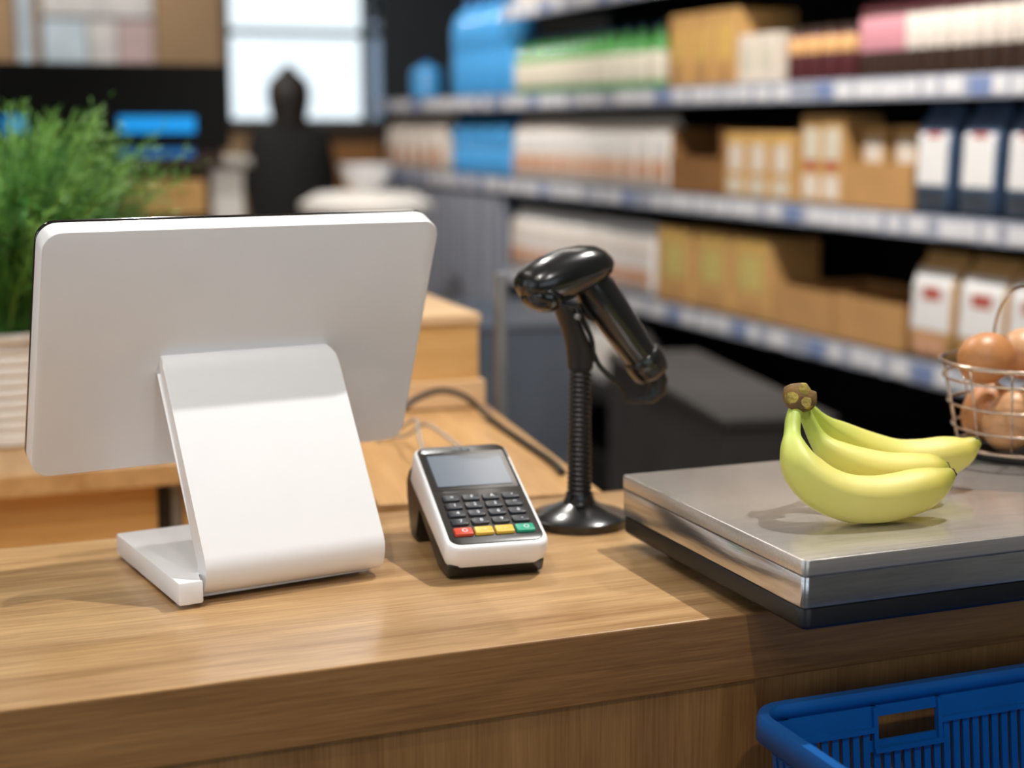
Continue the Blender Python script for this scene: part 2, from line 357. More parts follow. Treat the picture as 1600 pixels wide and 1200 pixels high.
b = prism(poly, -.0825, .0825, .0012)
for v in b.verts:
    if v.co.z > .1905: v.co.x *= 1-.045*min(1, (v.co.z-.1905)/.0075)
obj('stand_riser', b, 'white', pos, smooth=True, auto=28)
mon_c = Vector((-.006, .1146, .201))
tilt = R(112)
mon = obj('screen_housing', slab(.3636, .2397, -.021, 0, .017, .0014, 8), 'white', pos, mon_c, (tilt, 0, 0), True, 32)
obj('screen', slab(.3640, .2401, -.0255, -.021, .0172, .001, 8), 'screen', mon, smooth=True, auto=32)

# ================================================================== card terminal
tm = thing('card_terminal', 'white and black card payment terminal with coloured keys beside the till', 'card terminal', (.4865, 1.2705, H+.0004), R(-6))
tm.scale = (1.09, 1.03, 1.02)
sl = R(21.3)
# underside body with front foot and rear leg
bp_ = [(-.010, .014), (-.004, .003), (.004, 0), (.026, 0), (.034, .004), (.108, .040), (.118, .036), (.124, .004), (.128, 0), (.150, 0), (.158, .006), (.170, .038), (.171, .052), (.160, .064), (.148, .070), (-.006, .0165)]
obj('under_body', prism(bp_, -.0405, .0405, .004), 'black', tm, smooth=True, auto=40)
F0 = Vector((0, -.0185, .0315))
Lg = .163
cs = F0+Vector((0, math.cos(sl), math.sin(sl)))*(Lg/2)
shell = bmesh.new()
rings = []
for i, z, dy in ((.005, -.0230, 0), (.0018, -.0215, 0), (0, -.016, 0), (0, -.004, 0), (.0007, -.0018, 0), (.0020, -.0004, 0), (.0036, 0, 0)):
    rings.append([(x*(1-.025*(y/Lg+.5)), y+(.006*(-z/.023) if y > 0 else 0), z-(.017*(y/Lg+.5) if z < -.01 else 0)) for x, y in rrect(.0872-2*i, Lg-2*i, .0125-i*.5, 8)])
loft(rings, True, shell)
sh = obj('shell', shell, 'white', tm, cs, (sl, 0, 0), True, 40)
panel = obj('face_panel', slab(.0790, .1545, -.001, .0007, .0095, .0004, 7), 'keypanel', sh, (0, .0012, 0), (0, 0, 0), True, 40)
obj('display_bezel', slab(.0740, .0620, .0007, .0010, .002, .0001, 4), 'black_gloss', sh, (0, .0365, 0))
obj('display', slab(.0660, .0510, .0010, .0014, .0015, .0001, 4), 'lcd', sh, (0, .0365, 0))
# oval emblem at the top of the panel
em = obj('emblem', loft([[(.0085*math.cos(a*R(15)), .0033*math.sin(a*R(15)), z) for a in range(24)] for z in (0, .0004)]), 'emblem', sh, (0, .0715, .0007))
wv = None
for k, r_ in enumerate((.0010, .0017, .0024)):
    pts = [(-.0012+r_*math.cos(R(a)), r_*math.sin(R(a)), 0) for a in range(-50, 51, 20)]
    wv = tube(pts, .0002, 5, wv)
obj('emblem_waves', wv, 'key', em, (0, 0, .0004))
rows = [['\u2261', 'F', 'A', '\u2022'], ['1', '2', '3', '\u2191'], ['4', '5', '6', '\u2193'], ['7', '8', '9', '-'], ['0', '', '', '']]
kw, kd = .0142, .0090
proto = {}
def keymesh(h, r_=.0022):
    b = slab(kw, kd, 0, h, r_, .0006, 4, None, -.0004)
    for v in b.verts:
        if v.co.y > 0 and v.co.z > h*.6: v.co.z -= .0004
    return b
kcols = {0: 'key_red', 1: 'key_yel', 2: 'key_yel', 3: 'key_grn'}
ys = [-.0090, -.0212, -.0332, -.0455, -.0600]
for r_i in range(5):
    for c in range(4):
        x = -.0262+.0174*c; y = ys[r_i]
        mm = kcols[c] if r_i == 4 else 'key'
        k = obj('key', keymesh(.0026 if r_i < 4 else .0030, .0022 if r_i < 4 else .0012), mm, sh, (x, y, .0006), (0, 0, 0), True, 40)
        if r_i == 4: k.scale = (1.07, 1.15, 1)
        ch = ['O', '<', '\u2013', '\u2713'][c] if r_i == 4 else rows[r_i][c]
        if r_i == 4 and c == 3: ch = 'O'
        text(ch, .0058, 'ink' if r_i < 4 or c in (0, 3) else 'ink_dark', k, (0.001, 0, .00262 if r_i < 4 else .00302), name='key_marking')
obj('status_mark', slab(.012, .003, 0, .0003, .0012, .0001, 3), 'key', sh, (-.024, .0020, .0007))

# ================================================================== barcode scanner on its stand
PX, PY = .6335, 1.4146
sd = thing('scanner_stand', 'black gooseneck stand with round base under the barcode scanner', 'stand', (PX, PY, H))
obj('disc_base', lathe([(.0495, 0), (.0505, .002), (.0505, .0085), (.0485, .0105), (.030, .0165), (.017, .0225), (.0145, .027), (.0140, .032), (0, .032)], 64), 'gun', sd, smooth=True, auto=30)
prof = []
z = .030; nr = 27; dz = (.166-.030)/nr
for k in range(nr):
    rr = .0128-.0016*k/nr
    prof += [(rr-.0022, z), (rr-.0005, z+dz*.2), (rr, z+dz*.45), (rr-.0005, z+dz*.7), (rr-.0022, z+dz*.92)]; z += dz
obj('gooseneck', lathe(prof, 24), 'black', sd, smooth=True)
# fork that holds the gun, leaning towards the head
def ov(c, a, bb, t, u, n=16): return [Vector(c)+Vector(t)*a*math.cos(2*math.pi*k/n)+Vector(u)*bb*math.sin(2*math.pi*k/n) for k in range(n)]
fk = []
for (x, z, a, bb) in ((0, .160, .0128, .0128), (.0, .172, .0135, .0135), (-.002, .183, .0135, .015), (-.009, .200, .0115, .016), (-.0165, .217, .0105, .017), (-.0180, .2215, .010, .017)):
    fk.append(ov((x, 0, z), a, bb, (1, 0, -.25 if z > .175 else 0), (0, 1, 0)))
obj('holder', loft(fk), 'black', sd, smooth=True, auto=50)
obj('holder_rib', tube(smoothpath([(.0125, -.004, .166), (.010, -.005, .188), (.000, -.006, .208), (-.004, -.006, .220)]), .0028, 8), 'black', sd, smooth=True)
obj('thumb_screw', lathe([(.0032, 0), (.0032, .004), (0, .0045)], 12), 'grey_metal', sd, (-.0120, -.0165, .214), (R(90), 0, 0), True)

gn = thing('barcode_scanner', 'glossy black handheld barcode scanner resting in its gooseneck stand', 'barcode scanner', (PX, PY, H))
# gun coordinates: x to the right, z up, relative to the post; head axis from rear (right) to window (left)
def section(c, tdir, a, bb, n=24, flat=0):
    t = Vector(tdir).normalized(); u = Vector((0, 1, 0)); v = t.cross(u).normalized()
    out = []
    for k in range(n):
        an = 2*math.pi*k/n
        ca, sa = math.cos(an), math.sin(an)
        out.append(Vector(c)+u*bb*ca+v*a*sa)
    return out
hd = []
ax = Vector((-1, 0, -.22)).normalized()
prof_h = ((.0335, .2655, .001, .002), (.032, .2655, .006, .009), (.027, .2650, .0125, .016), (.018, .2635, .0182, .022), (.004, .2600, .0228, .026), (-.017, .2545, .0248, .029), (-.037, .2485, .0238, .030), (-.050, .2455, .0205, .028), (-.058, .2440, .0165, .0245), (-.064, .2432, .0110, .018), (-.067, .2430, .0040, .009))
for x, z, a, bb in prof_h: hd.append(section((x, 0, z), ax, a, bb, 28))
head = obj('head', loft(hd), 'gun', gn, smooth=True)
# rounded scan window bulging below the visor, facing left, down and towards the customer
wd = Vector((-.62, -.52, -.58)).normalized(); wc = Vector((-.0440, -.0100, .2365)); wu = wd.cross(Vector((0, 0, 1))).normalized(); wv_ = wu.cross(wd)
wsec = lambda q, a, bb: [wc+wd*q+wu*bb*math.cos(2*math.pi*k/28)+wv_*a*math.sin(2*math.pi*k/28) for k in range(28)]
obj('scan_window', loft([wsec(q, a, bb) for q, a, bb in ((-.004, .0150, .0205), (.006, .0148, .0200), (.012, .0125, .0172), (.0155, .0085, .0120), (.0168, .0020, .0030))]), 'black_gloss', head, smooth=True)
obj('window_surround', tube(wsec(.0085, .0150, .0204), .0011, 6, closed=True), 'gun', head, smooth=True)
obj('head_seam', tube([(x, -bb*.99, z-.0045) for x, z, a, bb in prof_h[2:8]], .0006, 6), 'rubber', head, smooth=True)
# seam line around the head
hn = []
hx = Vector((.60, 0, -.80)).normalized()
top = Vector((.0110, 0, .2440))
for s, a, bb in ((-.006, .0170, .0170), (.010, .0212, .0190), (.030, .0205, .0188), (.055, .0195, .0182), (.080, .0180, .0174), (.094, .0172, .0168), (.099, .0168, .0164)):
    hn.append(section(top+hx*s, hx, a, bb, 24))
hand = obj('handle', loft(hn), 'gun', gn, smooth=True, auto=60)
cp = [section(top+hx*s+Vector((dx, 0, dz_)), hx, a, bb, 24) for s, a, bb, dx, dz_ in ((.093, .0180, .0178, 0, 0), (.0955, .0202, .0195, 0, 0), (.103, .0208, .0198, 0, 0), (.112, .0202, .0192, .0, -.001), (.117, .0175, .0172, 0, -.001), (.119, .012, .012, 0, -.001))]
obj('handle_cap', loft(cp), 'gun', hand, smooth=True, auto=50)
e = top+hx*.115+Vector((.004, 0, 0))
plug = [section(e+Vector(d), n_, r_, r_, 16) for d, n_, r_ in (((-.002, 0, .002), (.3, 0, -1), .0100), ((.003, 0, -.010), (.1, 0, -1), .0100), ((.002, 0, -.021), (-.4, 0, -1), .0095), ((-.006, 0, -.028), (-1, 0, -.6), .0065), ((-.014, 0, -.030), (-1, 0, -.1), .0030))]
obj('cable_plug', loft(plug), 'black', gn, smooth=True, auto=60)
q0 = e+Vector((-.012, 0, -.030))
obj('cable', tube(smoothpath([q0, q0+Vector((-.018, 0, .001)), (.045, -.002, .137), (.030, -.004, .150), (.0205, .000, .162), (.0180, .010, .174), (.012, .021, .188), (.002, .0225, .200)]), .0026, 8), 'cable', gn, smooth=True)
obj('trigger', loft([section(top+hx*s+Vector((-.0175, 0, -.0115)), hx, a, .006, 12) for s, a in ((.010, .001), (.014, .004), (.028, .004), (.033, .001))]), 'black', gn, smooth=True)

# ================================================================== platform scale
sx0, sx1, sy0, sy1 = .636, 1.125, .998, 1.322
scl = thing('platform_scale', 'brushed steel platform scale with black base overhanging the counter edge', 'scale', (sx0, sy0, H))
w_, d_ = sx1-sx0, sy1-sy0
def slab_at(z0, z1, r_, e_, ins=0): 
    b = slab(w_-2*ins, d_-2*ins, z0, z1, r_, e_, 6)
    bmesh.ops.translate(b, verts=b.verts, vec=(w_/2, d_/2, 0)); return b
obj('weighing_plate', slab_at(.0565, .070, .005, .0016), 'steel', scl, smooth=True, auto=30)
obj('plate_skirt', slab_at(.031, .0562, .005, .0008, .0006), 'steel_side', scl, smooth=True, auto=30)
obj('base_tray', slab_at(.013, .031, .008, .003, .001), 'black', scl, smooth=True, auto=30)
for x, y in ((.05, .14), (w_-.05, .14), (.05, d_-.03), (w_-.05, d_-.03)):
    obj('foot', lathe([(.016, 0), (.016, .004), (.011, .005), (.011, .014)], 20, c=(x, y, 0)), 'rubber', scl, smooth=True, auto=40)

# ================================================================== bananas
bn = thing('banana_bunch', 'bunch of three yellow-green bananas lying on the steel scale', 'bananas', (0, 0, H))
def banana(path, rad, name='banana', ang=0):
    P = smoothpath(path, 7); n = len(P); m = 20
    rr = []
    for i in range(n):
        t = i/(n-1)*(len(rad)-1); k = min(int(t), len(rad)-2); f = t-k
        a0, a1, a2, a3 = rad[max(k-1, 0)], rad[k], rad[k+1], rad[min(k+2, len(rad)-1)]
        rr.append(.5*(2*a1+(a2-a0)*f+(2*a0-5*a1+4*a2-a3)*f*f+(3*a1-a0-3*a2+a3)*f**3))
    rings = []; up = Vector((0, 0, 1))
    for i in range(n):
        t = (P[min(i+1, n-1)]-P[max(i-1, 0)]).normalized()
        nrm = t.cross(Vector((.35, .93, 0))).normalized(); bi = t.cross(nrm)
        ring = []
        body = min(1, rr[i]/.015)
        for k in range(m):
            a = 2*math.pi*k/m+ang
            q = 1+.035*body*math.cos(5*a+.5)
            ring.append(P[i]+(nrm*math.cos(a)+bi*math.sin(a))*rr[i]*q)
        rings.append(ring)
    b = loft(rings)
    o = obj(name, b, 'banana', bn, smooth=True)
    at = o.data.attributes.new('along', 'FLOAT', 'POINT')
    for i in range(n):
        for k in range(m): at.data[i*m+k].value = i/(n-1)
    # dried blossom tip
    tdir = (P[-1]-P[-3]).normalized()
    tb = loft([[P[-1]+tdir*z+(tdir.orthogonal().normalized()*math.cos(2*math.pi*k/9)+tdir.cross(tdir.orthogonal().normalized())*math.sin(2*math.pi*k/9))*r_*(1+.25*random.uniform(-1, 1)) for k in range(9)] for z, r_ in ((-.0012, rr[-1]*1.02), (.0008, rr[-1]*.95), (.0022, rr[-1]*.7), (.0014, rr[-1]*.3))])
    obj('blossom_tip', tb, 'banana_tip', o, smooth=True)
    return o
banana([(.7214, 1.1500, .1609), (.7111, 1.1400, .1504), (.7029, 1.1280, .1391), (.6968, 1.1150, .1300), (.6955, 1.1030, .1186), (.7003, 1.0930, .1082), (.7110, 1.0850, .0992), (.7279, 1.0790, .0930), (.7505, 1.0750, .0905), (.7725, 1.0730, .0920), (.7940, 1.0720, .0960), (.8115, 1.0720, .1012), (.8225, 1.0720, .1062), (.8262, 1.0720, .1082)],
       [.0064, .0068, .0074, .0120, .0166, .0185, .0195, .0199, .0199, .0196, .0182, .0132, .0072, .0048])
banana([(.7265, 1.1530, .1600), (.7322, 1.1500, .1460), (.7400, 1.1460, .1298), (.7502, 1.1380, .1169), (.7709, 1.1300, .1049), (.7968, 1.1240, .0983), (.8240, 1.1200, .0969), (.8440, 1.1180, .0991), (.8545, 1.1180, .1006)], [.0062, .0062, .0082, .0136, .0180, .0188, .0182, .0140, .0060], ang=.4)
banana([(.7316, 1.1570, .1601), (.7409, 1.1600, .1522), (.7570, 1.1660, .1397), (.7753, 1.1700, .1261), (.8050, 1.1710, .1096), (.8350, 1.1680, .0990), (.8607, 1.1640, .0970), (.8843, 1.1600, .0995), (.9020, 1.1570, .1042), (.9125, 1.1550, .1105), (.9165, 1.1545, .1135)], [.0057, .0056, .0075, .0134, .0178, .0190, .0194, .0186, .0138, .0076, .0050], ang=.2)
# crown: lumpy cut stem block facing the camera
cr = []
fd = Vector((-.36, -.80, .42)).normalized(); cu_ = fd.cross(Vector((0, 0, 1))).normalized(); cv = cu_.cross(fd)
CC = Vector((.7205, 1.1480, .1660))
rnd = [random.uniform(.82, 1.15) for _ in range(18)]
for s, r_ in ((-.014, .0105), (-.006, .0132), (.002, .0143), (.0060, .0140), (.0078, .0122)):
    cr.append([CC+fd*s+(cu_*math.cos(2*math.pi*k/18)*1.0+cv*math.sin(2*math.pi*k/18)*.92)*r_*rnd[k] for k in range(18)])
crown = obj('crown', loft(cr), 'crown', bn, smooth=True, auto=60)
cut = bmesh.new()
for k, (du, dv, r_) in enumerate(((-.0055, -.0048, .0064), (.0060, -.0004, .0068), (-.0040, .0066, .0058))):
    c_ = CC+fd*.0072+cu_*du+cv*dv
    loft([[c_+fd*z+(cu_*math.cos(2*math.pi*j/10)+cv*math.sin(2*math.pi*j/10))*rr_*r_*random.uniform(.85, 1.15) for j in range(10)] for z, rr_ in ((-.001, 1), (.0003, .95), (.0007, .7))], True, cut)
obj('cut_stems', cut, 'crown_cut', crown, smooth=True)

# ================================================================== wire basket of eggs
BX, BY, BZ = 1.058, 1.262, H+.0702
bk = thing('egg_basket', 'thin wire basket holding brown eggs at the right end of the scale', 'basket', (BX, BY, BZ))
def ring(r_, z, n=40): return [(r_*math.cos(2*math.pi*k/n), r_*math.sin(2*math.pi*k/n), z) for k in range(n)]
obj('base_tray', lathe([(.0, .0), (.062, .0), (.064, .002), (.064, .006), (.0, .006)], 48), 'black', bk, smooth=True, auto=30)
for r_, z, t in ((.065, .008, .0022), (.0700, .028, .0014), (.0755, .052, .0014), (.0810, .078, .0014), (.0845, .094, .0024)):
    obj('wire_hoop', tube(ring(r_, z), t, 6, closed=True), 'wire', bk, smooth=True)
wm = None
for k in range(12):
    a = 2*math.pi*k/12+.2
    o = obj('wire_stave', tube([(.064*math.cos(a), .064*math.sin(a), .006), (.0845*math.cos(a), .0845*math.sin(a), .094)], .0012, 6), 'wire', bk, smooth=True)
hp = [(-.083*math.cos(t), .0, .094+.075*math.sin(t)**.8) for t in [math.pi*k/24 for k in range(25)]]
ca_, sa_ = math.cos(R(75)), math.sin(R(75))
obj('handle', tube([(x*ca_-y*sa_, x*sa_+y*ca_, z) for x, y, z in hp], .0014, 6), 'wire', bk, smooth=True)
def egg(x, y, z, rx, rz, m, label, L_=.063, D_=.0515):
    pr = [(D_/2*math.sin(t)*(1+.10*math.cos(t))*.995, -L_/2*math.cos(t)) for t in [math.pi*k/20 for k in range(21)]]
    return tag(obj('egg', lathe(pr, 28), m, None, (x, y, z), (rx, 0, rz), True), label, 'egg', 'eggs in the wire basket')
eggs = ((-.033, -.019, .0385, 20, 20, 'egg2', 'brown egg in the basket\'s lower layer, at its left side'), (.019, -.033, .0385, 15, 75, 'egg', 'reddish brown egg at the front of the basket\'s lower layer'),
        (.033, .019, .0385, 20, 140, 'egg', 'brown egg at the back right of the basket\'s lower layer'), (-.019, .033, .0385, 18, 100, 'egg', 'brown egg at the back of the basket\'s lower layer'),
        (-.043, .008, .099, 78, 100, 'egg', 'round orange-brown egg topmost at the left of the basket'), (.004, -.046, .093, 60, 20, 'egg2', 'paler brown egg resting in front of the topmost one'),
        (.020, .028, .098, 75, 110, 'egg2', 'pale brown egg behind the topmost one'))
for (x, y, z, rx, rz, m, lb) in eggs: egg(BX+x, BY+y, BZ+z, R(rx), R(rz), m, lb)

# ================================================================== blue shopping basket
sb = thing('shopping_basket', 'blue plastic shopping basket with slotted walls in front of the counter', 'basket', (.617, 1.056, .6115))
bw, bd, bh = .44, .31, .224           # +x right, -y towards the camera
rim = []
for (i, z) in ((.0, bh-.020), (.0, bh-.004), (.002, bh), (.010, bh), (.0125, bh-.003), (.0125, bh-.012)):
    rim.append([(x+bw/2, y-bd/2, z) for x, y in rrect(bw-2*i, bd-2*i, .034-i, 8)])
rb = loft(rim, False)
obj('rim', rb, 'blue', sb, smooth=True, auto=50).modifiers.new('thick', 'SOLIDIFY').thickness = .0016
def wallpt(s, side, z):       # s along the wall from its left/rear end, tapered inwards to the floor
    k = (bh-z)/bh; ins = .010+.028*k
    if side == 'back': return Vector((s, -ins, z))
    if side == 'front': return Vector((s, -bd+ins, z))
    if side == 'left': return Vector((ins, -s, z))
    return Vector((bw-ins, -s, z))
def wallbox(name, side, s0, s1, z0, z1, th=.0025, off=0):
    n = {'back': Vector((0, -1, 0)), 'front': Vector((0, 1, 0)), 'left': Vector((1, 0, 0)), 'right': Vector((-1, 0, 0))}[side]
    b = bmesh.new(); c = [wallpt(s0, side, z0), wallpt(s1, side, z0), wallpt(s1, side, z1), wallpt(s0, side, z1)]
    loft([[p+n*off for p in c], [p+n*(off+th) for p in c]], True, b)
    return obj(name, b, 'blue', sb)
for side, L_ in (('back', bw), ('front', bw), ('left', bd), ('right', bd)):
    lo, hi = .030, L_-.030
    hm = .150 if side in ('back', 'front') else L_/2    # handle opening
    h0, h1 = hm-.034, hm+.034
    if side in ('left', 'right'): h0, h1 = hm-.034, hm+.034
    zt, zb = bh-.012, bh-.032
    wallbox('wall_band', side, lo, h0, zb, zt); wallbox('wall_band', side, h1, hi, zb, zt)
    wallbox('wall_band', side, h0, h1, bh-.021, zt); wallbox('wall_band', side, h0-.006, h1+.006, bh-.050, bh-.041)
    wallbox('handle_edge', side, h0, h0+.004, zb-.014, zt, .006); wallbox('handle_edge', side, h1-.004, h1, zb-.014, zt, .006)
    wallbox('handle_edge', side, h0, h1, bh-.050, bh-.046, .007)
    wallbox('wall_ridge', side, lo, h0, zb-.001, zb+.003, .006); wallbox('wall_ridge', side, h1, hi, zb-.001, zb+.003, .006)
    n = int((hi-lo)/.0100)
    for k in range(n+1):
        s = lo+(hi-lo)*k/n
        top_ = bh-.048 if h0-.004 < s < h1+.004 else zb
        wallbox('slat', side, s-.0031, s+.0031, .012, top_, .003)
    wallbox('wall_band', side, lo, hi, .0, .016); wallbox('wall_band', side, lo, hi, .085, .095)
for sx, sy in ((0, 0), (1, 0), (0, 1), (1, 1)):
    a0 = {(0, 0): 90, (1, 0): 0, (0, 1): 180, (1, 1): 270}[(sx, sy)]
    rg = []
    for z in (0, bh-.012):
        k = (bh-z)/bh; ins = .010+.028*k; r_ = .026
        cx = (ins+r_) if sx == 0 else bw-ins-r_; cy = -(ins+r_) if sy == 0 else -bd+ins+r_
        rg.append([(cx+q*math.cos(R(a0+90*j/6)), cy+q*math.sin(R(a0+90*j/6)), z) for q, js in ((r_, range(7)), (r_-.003, range(6, -1, -1))) for j in js])
    obj('corner', loft(rg), 'blue', sb, smooth=True, auto=40)
obj('floor_panel', bx(.038, bw-.038, -bd+.038, -.038, 0, .004), 'blue', sb)

# ================================================================== cashier side: ledge cabinet, plant, box, cables
lg = thing('back_cabinet', 'low honey wood cabinet with a projecting top behind the till', 'cabinet', (0, 0, 0))
obj('top_board', bx(-1.4, .47, 2.085, 2.62, H-.080, H-.050, .002), 'oak_side', lg)
d1 = obj('door', bx(-1.38, -.28, 2.12, 2.14, .05, H-.082, .001), 'pine', lg); d2 = obj('door', bx(-.27, .318, 2.12, 2.14, .05, H-.082, .001), 'pine', lg)
obj('door', bx(.352, .468, 2.12, 2.14, .05, H-.082, .001), 'pine', lg)
obj('side_post', bx(.320, .334, 2.115, 2.15, .05, H-.080), 'black', lg)
obj('steel_post', bx(.336, .350, 2.117, 2.15, .05, H-.080), 'grey_metal', lg)
obj('body', bx(-1.38, .468, 2.15, 2.60, .05, H-.08), 'brownwood', lg)
obj('plinth', bx(-1.38, .46, 2.17, 2.58, 0, .05), 'black', lg)
lw = thing('lower_shelf', 'honey wood work surface below the counter on the cashier side', 'shelf', (0, 0, 0))
obj('board', bx(-1.4, .46, 1.56, 2.10, .62, .65, .002), 'pine', lw)
for x in (-1.3, .36): obj('support', bx(x, x+.03, 1.6, 2.08, 0, .62), 'pine', lw)

pl = thing('potted_plant', 'feathery green plant in a white ribbed pot on the back cabinet', 'plant', (.135, 2.36, H-.05))
pr = [(.085, 0), (.092, .004)]
for k in range(9):
    z = .008+k*.0155; r_ = .092+.013*k/9
    pr += [(r_-.0012, z), (r_+.0006, z+.004), (r_+.0006, z+.011), (r_-.0012, z+.0150)]
pr += [(.110, .150), (.112, .152), (.112, .162), (.104, .163), (.103, .148), (0, .148)]
obj('pot', lathe(pr, 48), 'white_ceramic', pl, smooth=True, auto=50)
obj('soil', lathe([(.1025, .1485), (.09, .1495), (0, .152)], 32), 'soil', pl)
def blades(n, seed, mlen, wid, tip):
    rnd = random.Random(seed); V = []; Fc = []
    for i in range(n):
        a = rnd.uniform(0, 2*math.pi); r0 = .085*math.sqrt(rnd.random()); L_ = mlen*rnd.uniform(.6, 1.05)
        p = Vector((r0*math.cos(a), r0*math.sin(a), .15)); a2 = a+rnd.uniform(-.5, .5)
        lean = rnd.uniform(.05, .55)*(.5+r0/.09*.6)
        d = Vector((math.cos(a2)*lean, math.sin(a2)*lean, 1)).normalized(); st = 7
        side = Vector((-math.sin(a2), math.cos(a2), 0)); pts = []
        for k in range(st+1):
            pts.append(p.copy()); p += d*L_/st; d = (d+Vector((math.cos(a2)*.07, math.sin(a2)*.07, -.055*lean*2))).normalized()
        # side leaflets along every stem
        for k in range(1, st+1):
            q = pts[k]; td = (pts[k]-pts[k-1]).normalized()
            base = len(V); w = .0011
            V += [pts[k-1]-side*w, pts[k-1]+side*w, q+side*w, q-side*w]; Fc.append((base, base+1, base+2, base+3))
            if k >= 2:
                for j in range(8):
                    an = rnd.uniform(0, 2*math.pi); o_ = td.orthogonal().normalized(); s_ = (Matrix.Rotation(an, 3, td) @ o_)
                    ld = (td*rnd.uniform(.5, 1.1)+s_).normalized()*wid*rnd.uniform(.6, 1.2)*(1.15-k/st*.5)
                    q2 = pts[k-1].lerp(q, rnd.random()); ww = td.cross(s_)*.0011; base = len(V)
                    V += [q2-ww*.3, q2+ld*.5-ww, q2+ld, q2+ld*.5+ww]; Fc.append((base, base+1, base+2, base+3))
    me = bpy.data.meshes.new('foliage'); me.from_pydata([tuple(v) for v in V], [], Fc); me.materials.append(M[tip])
    o = bpy.data.objects.new('foliage', me); COL.objects.link(o); o.parent = pl; o['kind'] = 'stuff'; return o
blades(800, 3, .29, .034, 'green'); blades(520, 5, .345, .028, 'green2')

# wooden box and plank at the far end of the side counter (own frame, rotated like the counter)
def sidept(x, y, z): 
    a = R(-7.5); return (.462+x*math.cos(a)-y*math.sin(a), 1.532+x*math.sin(a)+y*math.cos(a), z)
wb = thing('wooden_box', 'honey coloured wooden box standing on the side counter behind the terminal', 'box', sidept(.02, .56, H+.041), R(-3))
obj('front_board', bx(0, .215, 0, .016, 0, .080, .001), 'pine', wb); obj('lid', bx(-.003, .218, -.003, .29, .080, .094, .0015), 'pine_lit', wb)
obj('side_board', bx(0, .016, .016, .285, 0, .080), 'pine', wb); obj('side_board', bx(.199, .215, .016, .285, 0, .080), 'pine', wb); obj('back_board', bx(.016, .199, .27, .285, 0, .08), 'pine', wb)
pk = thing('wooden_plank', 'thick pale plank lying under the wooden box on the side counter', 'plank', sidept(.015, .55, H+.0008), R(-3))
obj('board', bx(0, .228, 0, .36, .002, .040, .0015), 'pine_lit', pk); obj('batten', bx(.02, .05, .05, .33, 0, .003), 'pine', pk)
up = thing('metal_upright', 'thin grey metal upright beside the wooden box', 'post', sidept(.266, .60, 0), R(-7.5))
obj('pole', bx(0, .016, 0, .016, .01, H+.19, .002), 'grey_metal', up); obj('foot_plate', bx(-.02, .036, -.02, .036, 0, .01), 'grey_metal', up)

cb = [(.545, 1.975, H+.0045), (.580, 1.955, H+.006), (.606, 1.950, H+.0200), (.642, 1.972, H+.0365), (.686, 1.995, H+.0415), (.720, 1.995, H+.0310), (.744, 1.985, H+.0090), (.738, 1.90, H+.0045), (.728, 1.80, H+.0045), (.716, 1.68, H+.0045), (.704, 1.62, H+.0045)]
tag(obj('power_cable', tube(smoothpath(cb), .0042, 10), 'cable', smooth=True), 'thick black cable arching over the side counter behind the terminal', 'cable')
for i, (pts, lb) in enumerate((([(.572, 1.66, H+.003), (.573, 1.71, H+.006), (.574, 1.745, H+.024), (.580, 1.775, H+.038), (.592, 1.825, H+.038), (.582, 1.865, H+.018), (.560, 1.885, H+.003)], 'thin grey cable rising straight behind the card terminal'),
                               ([(.640, 1.66, H+.003), (.630, 1.71, H+.008), (.617, 1.745, H+.021), (.609, 1.785, H+.030), (.604, 1.825, H+.031), (.594, 1.865, H+.010), (.570, 1.905, H+.003)], 'thin grey cable slanting right behind the card terminal'))):
    tag(obj('data_cable', tube(smoothpath(pts), .0022, 8), 'cablew', smooth=True), lb, 'cable')

# dark units between the counter and the shelves
u1 = thing('dark_cabinet', 'large dark grey cabinet standing below the grocery shelves, behind the scanner', 'cabinet', (1.447, 2.56, 0), R(-11))
obj('body', bx(0, .22, 0, .90, .04, .730, .004), 'darkbox', u1); obj('top', bx(-.006, .226, -.006, .906, .730, .750, .004), 'darkbox', u1); obj('plinth', bx(.02, .20, .02, .88, 0, .04), 'black', u1)
u2 = thing('slate_cabinet', 'slate grey cabinet further back beside the wooden box', 'cabinet', (1.50, 4.05, 0), R(-8))
obj('body', bx(0, .30, 0, .62, .04, .735, .004), 'darkbox2', u2); obj('top', bx(-.006, .306, -.006, .626, .735, .752, .004), 'darkbox2', u2); obj('plinth', bx(.02, .28, .02, .60, 0, .04), 'black', u2)

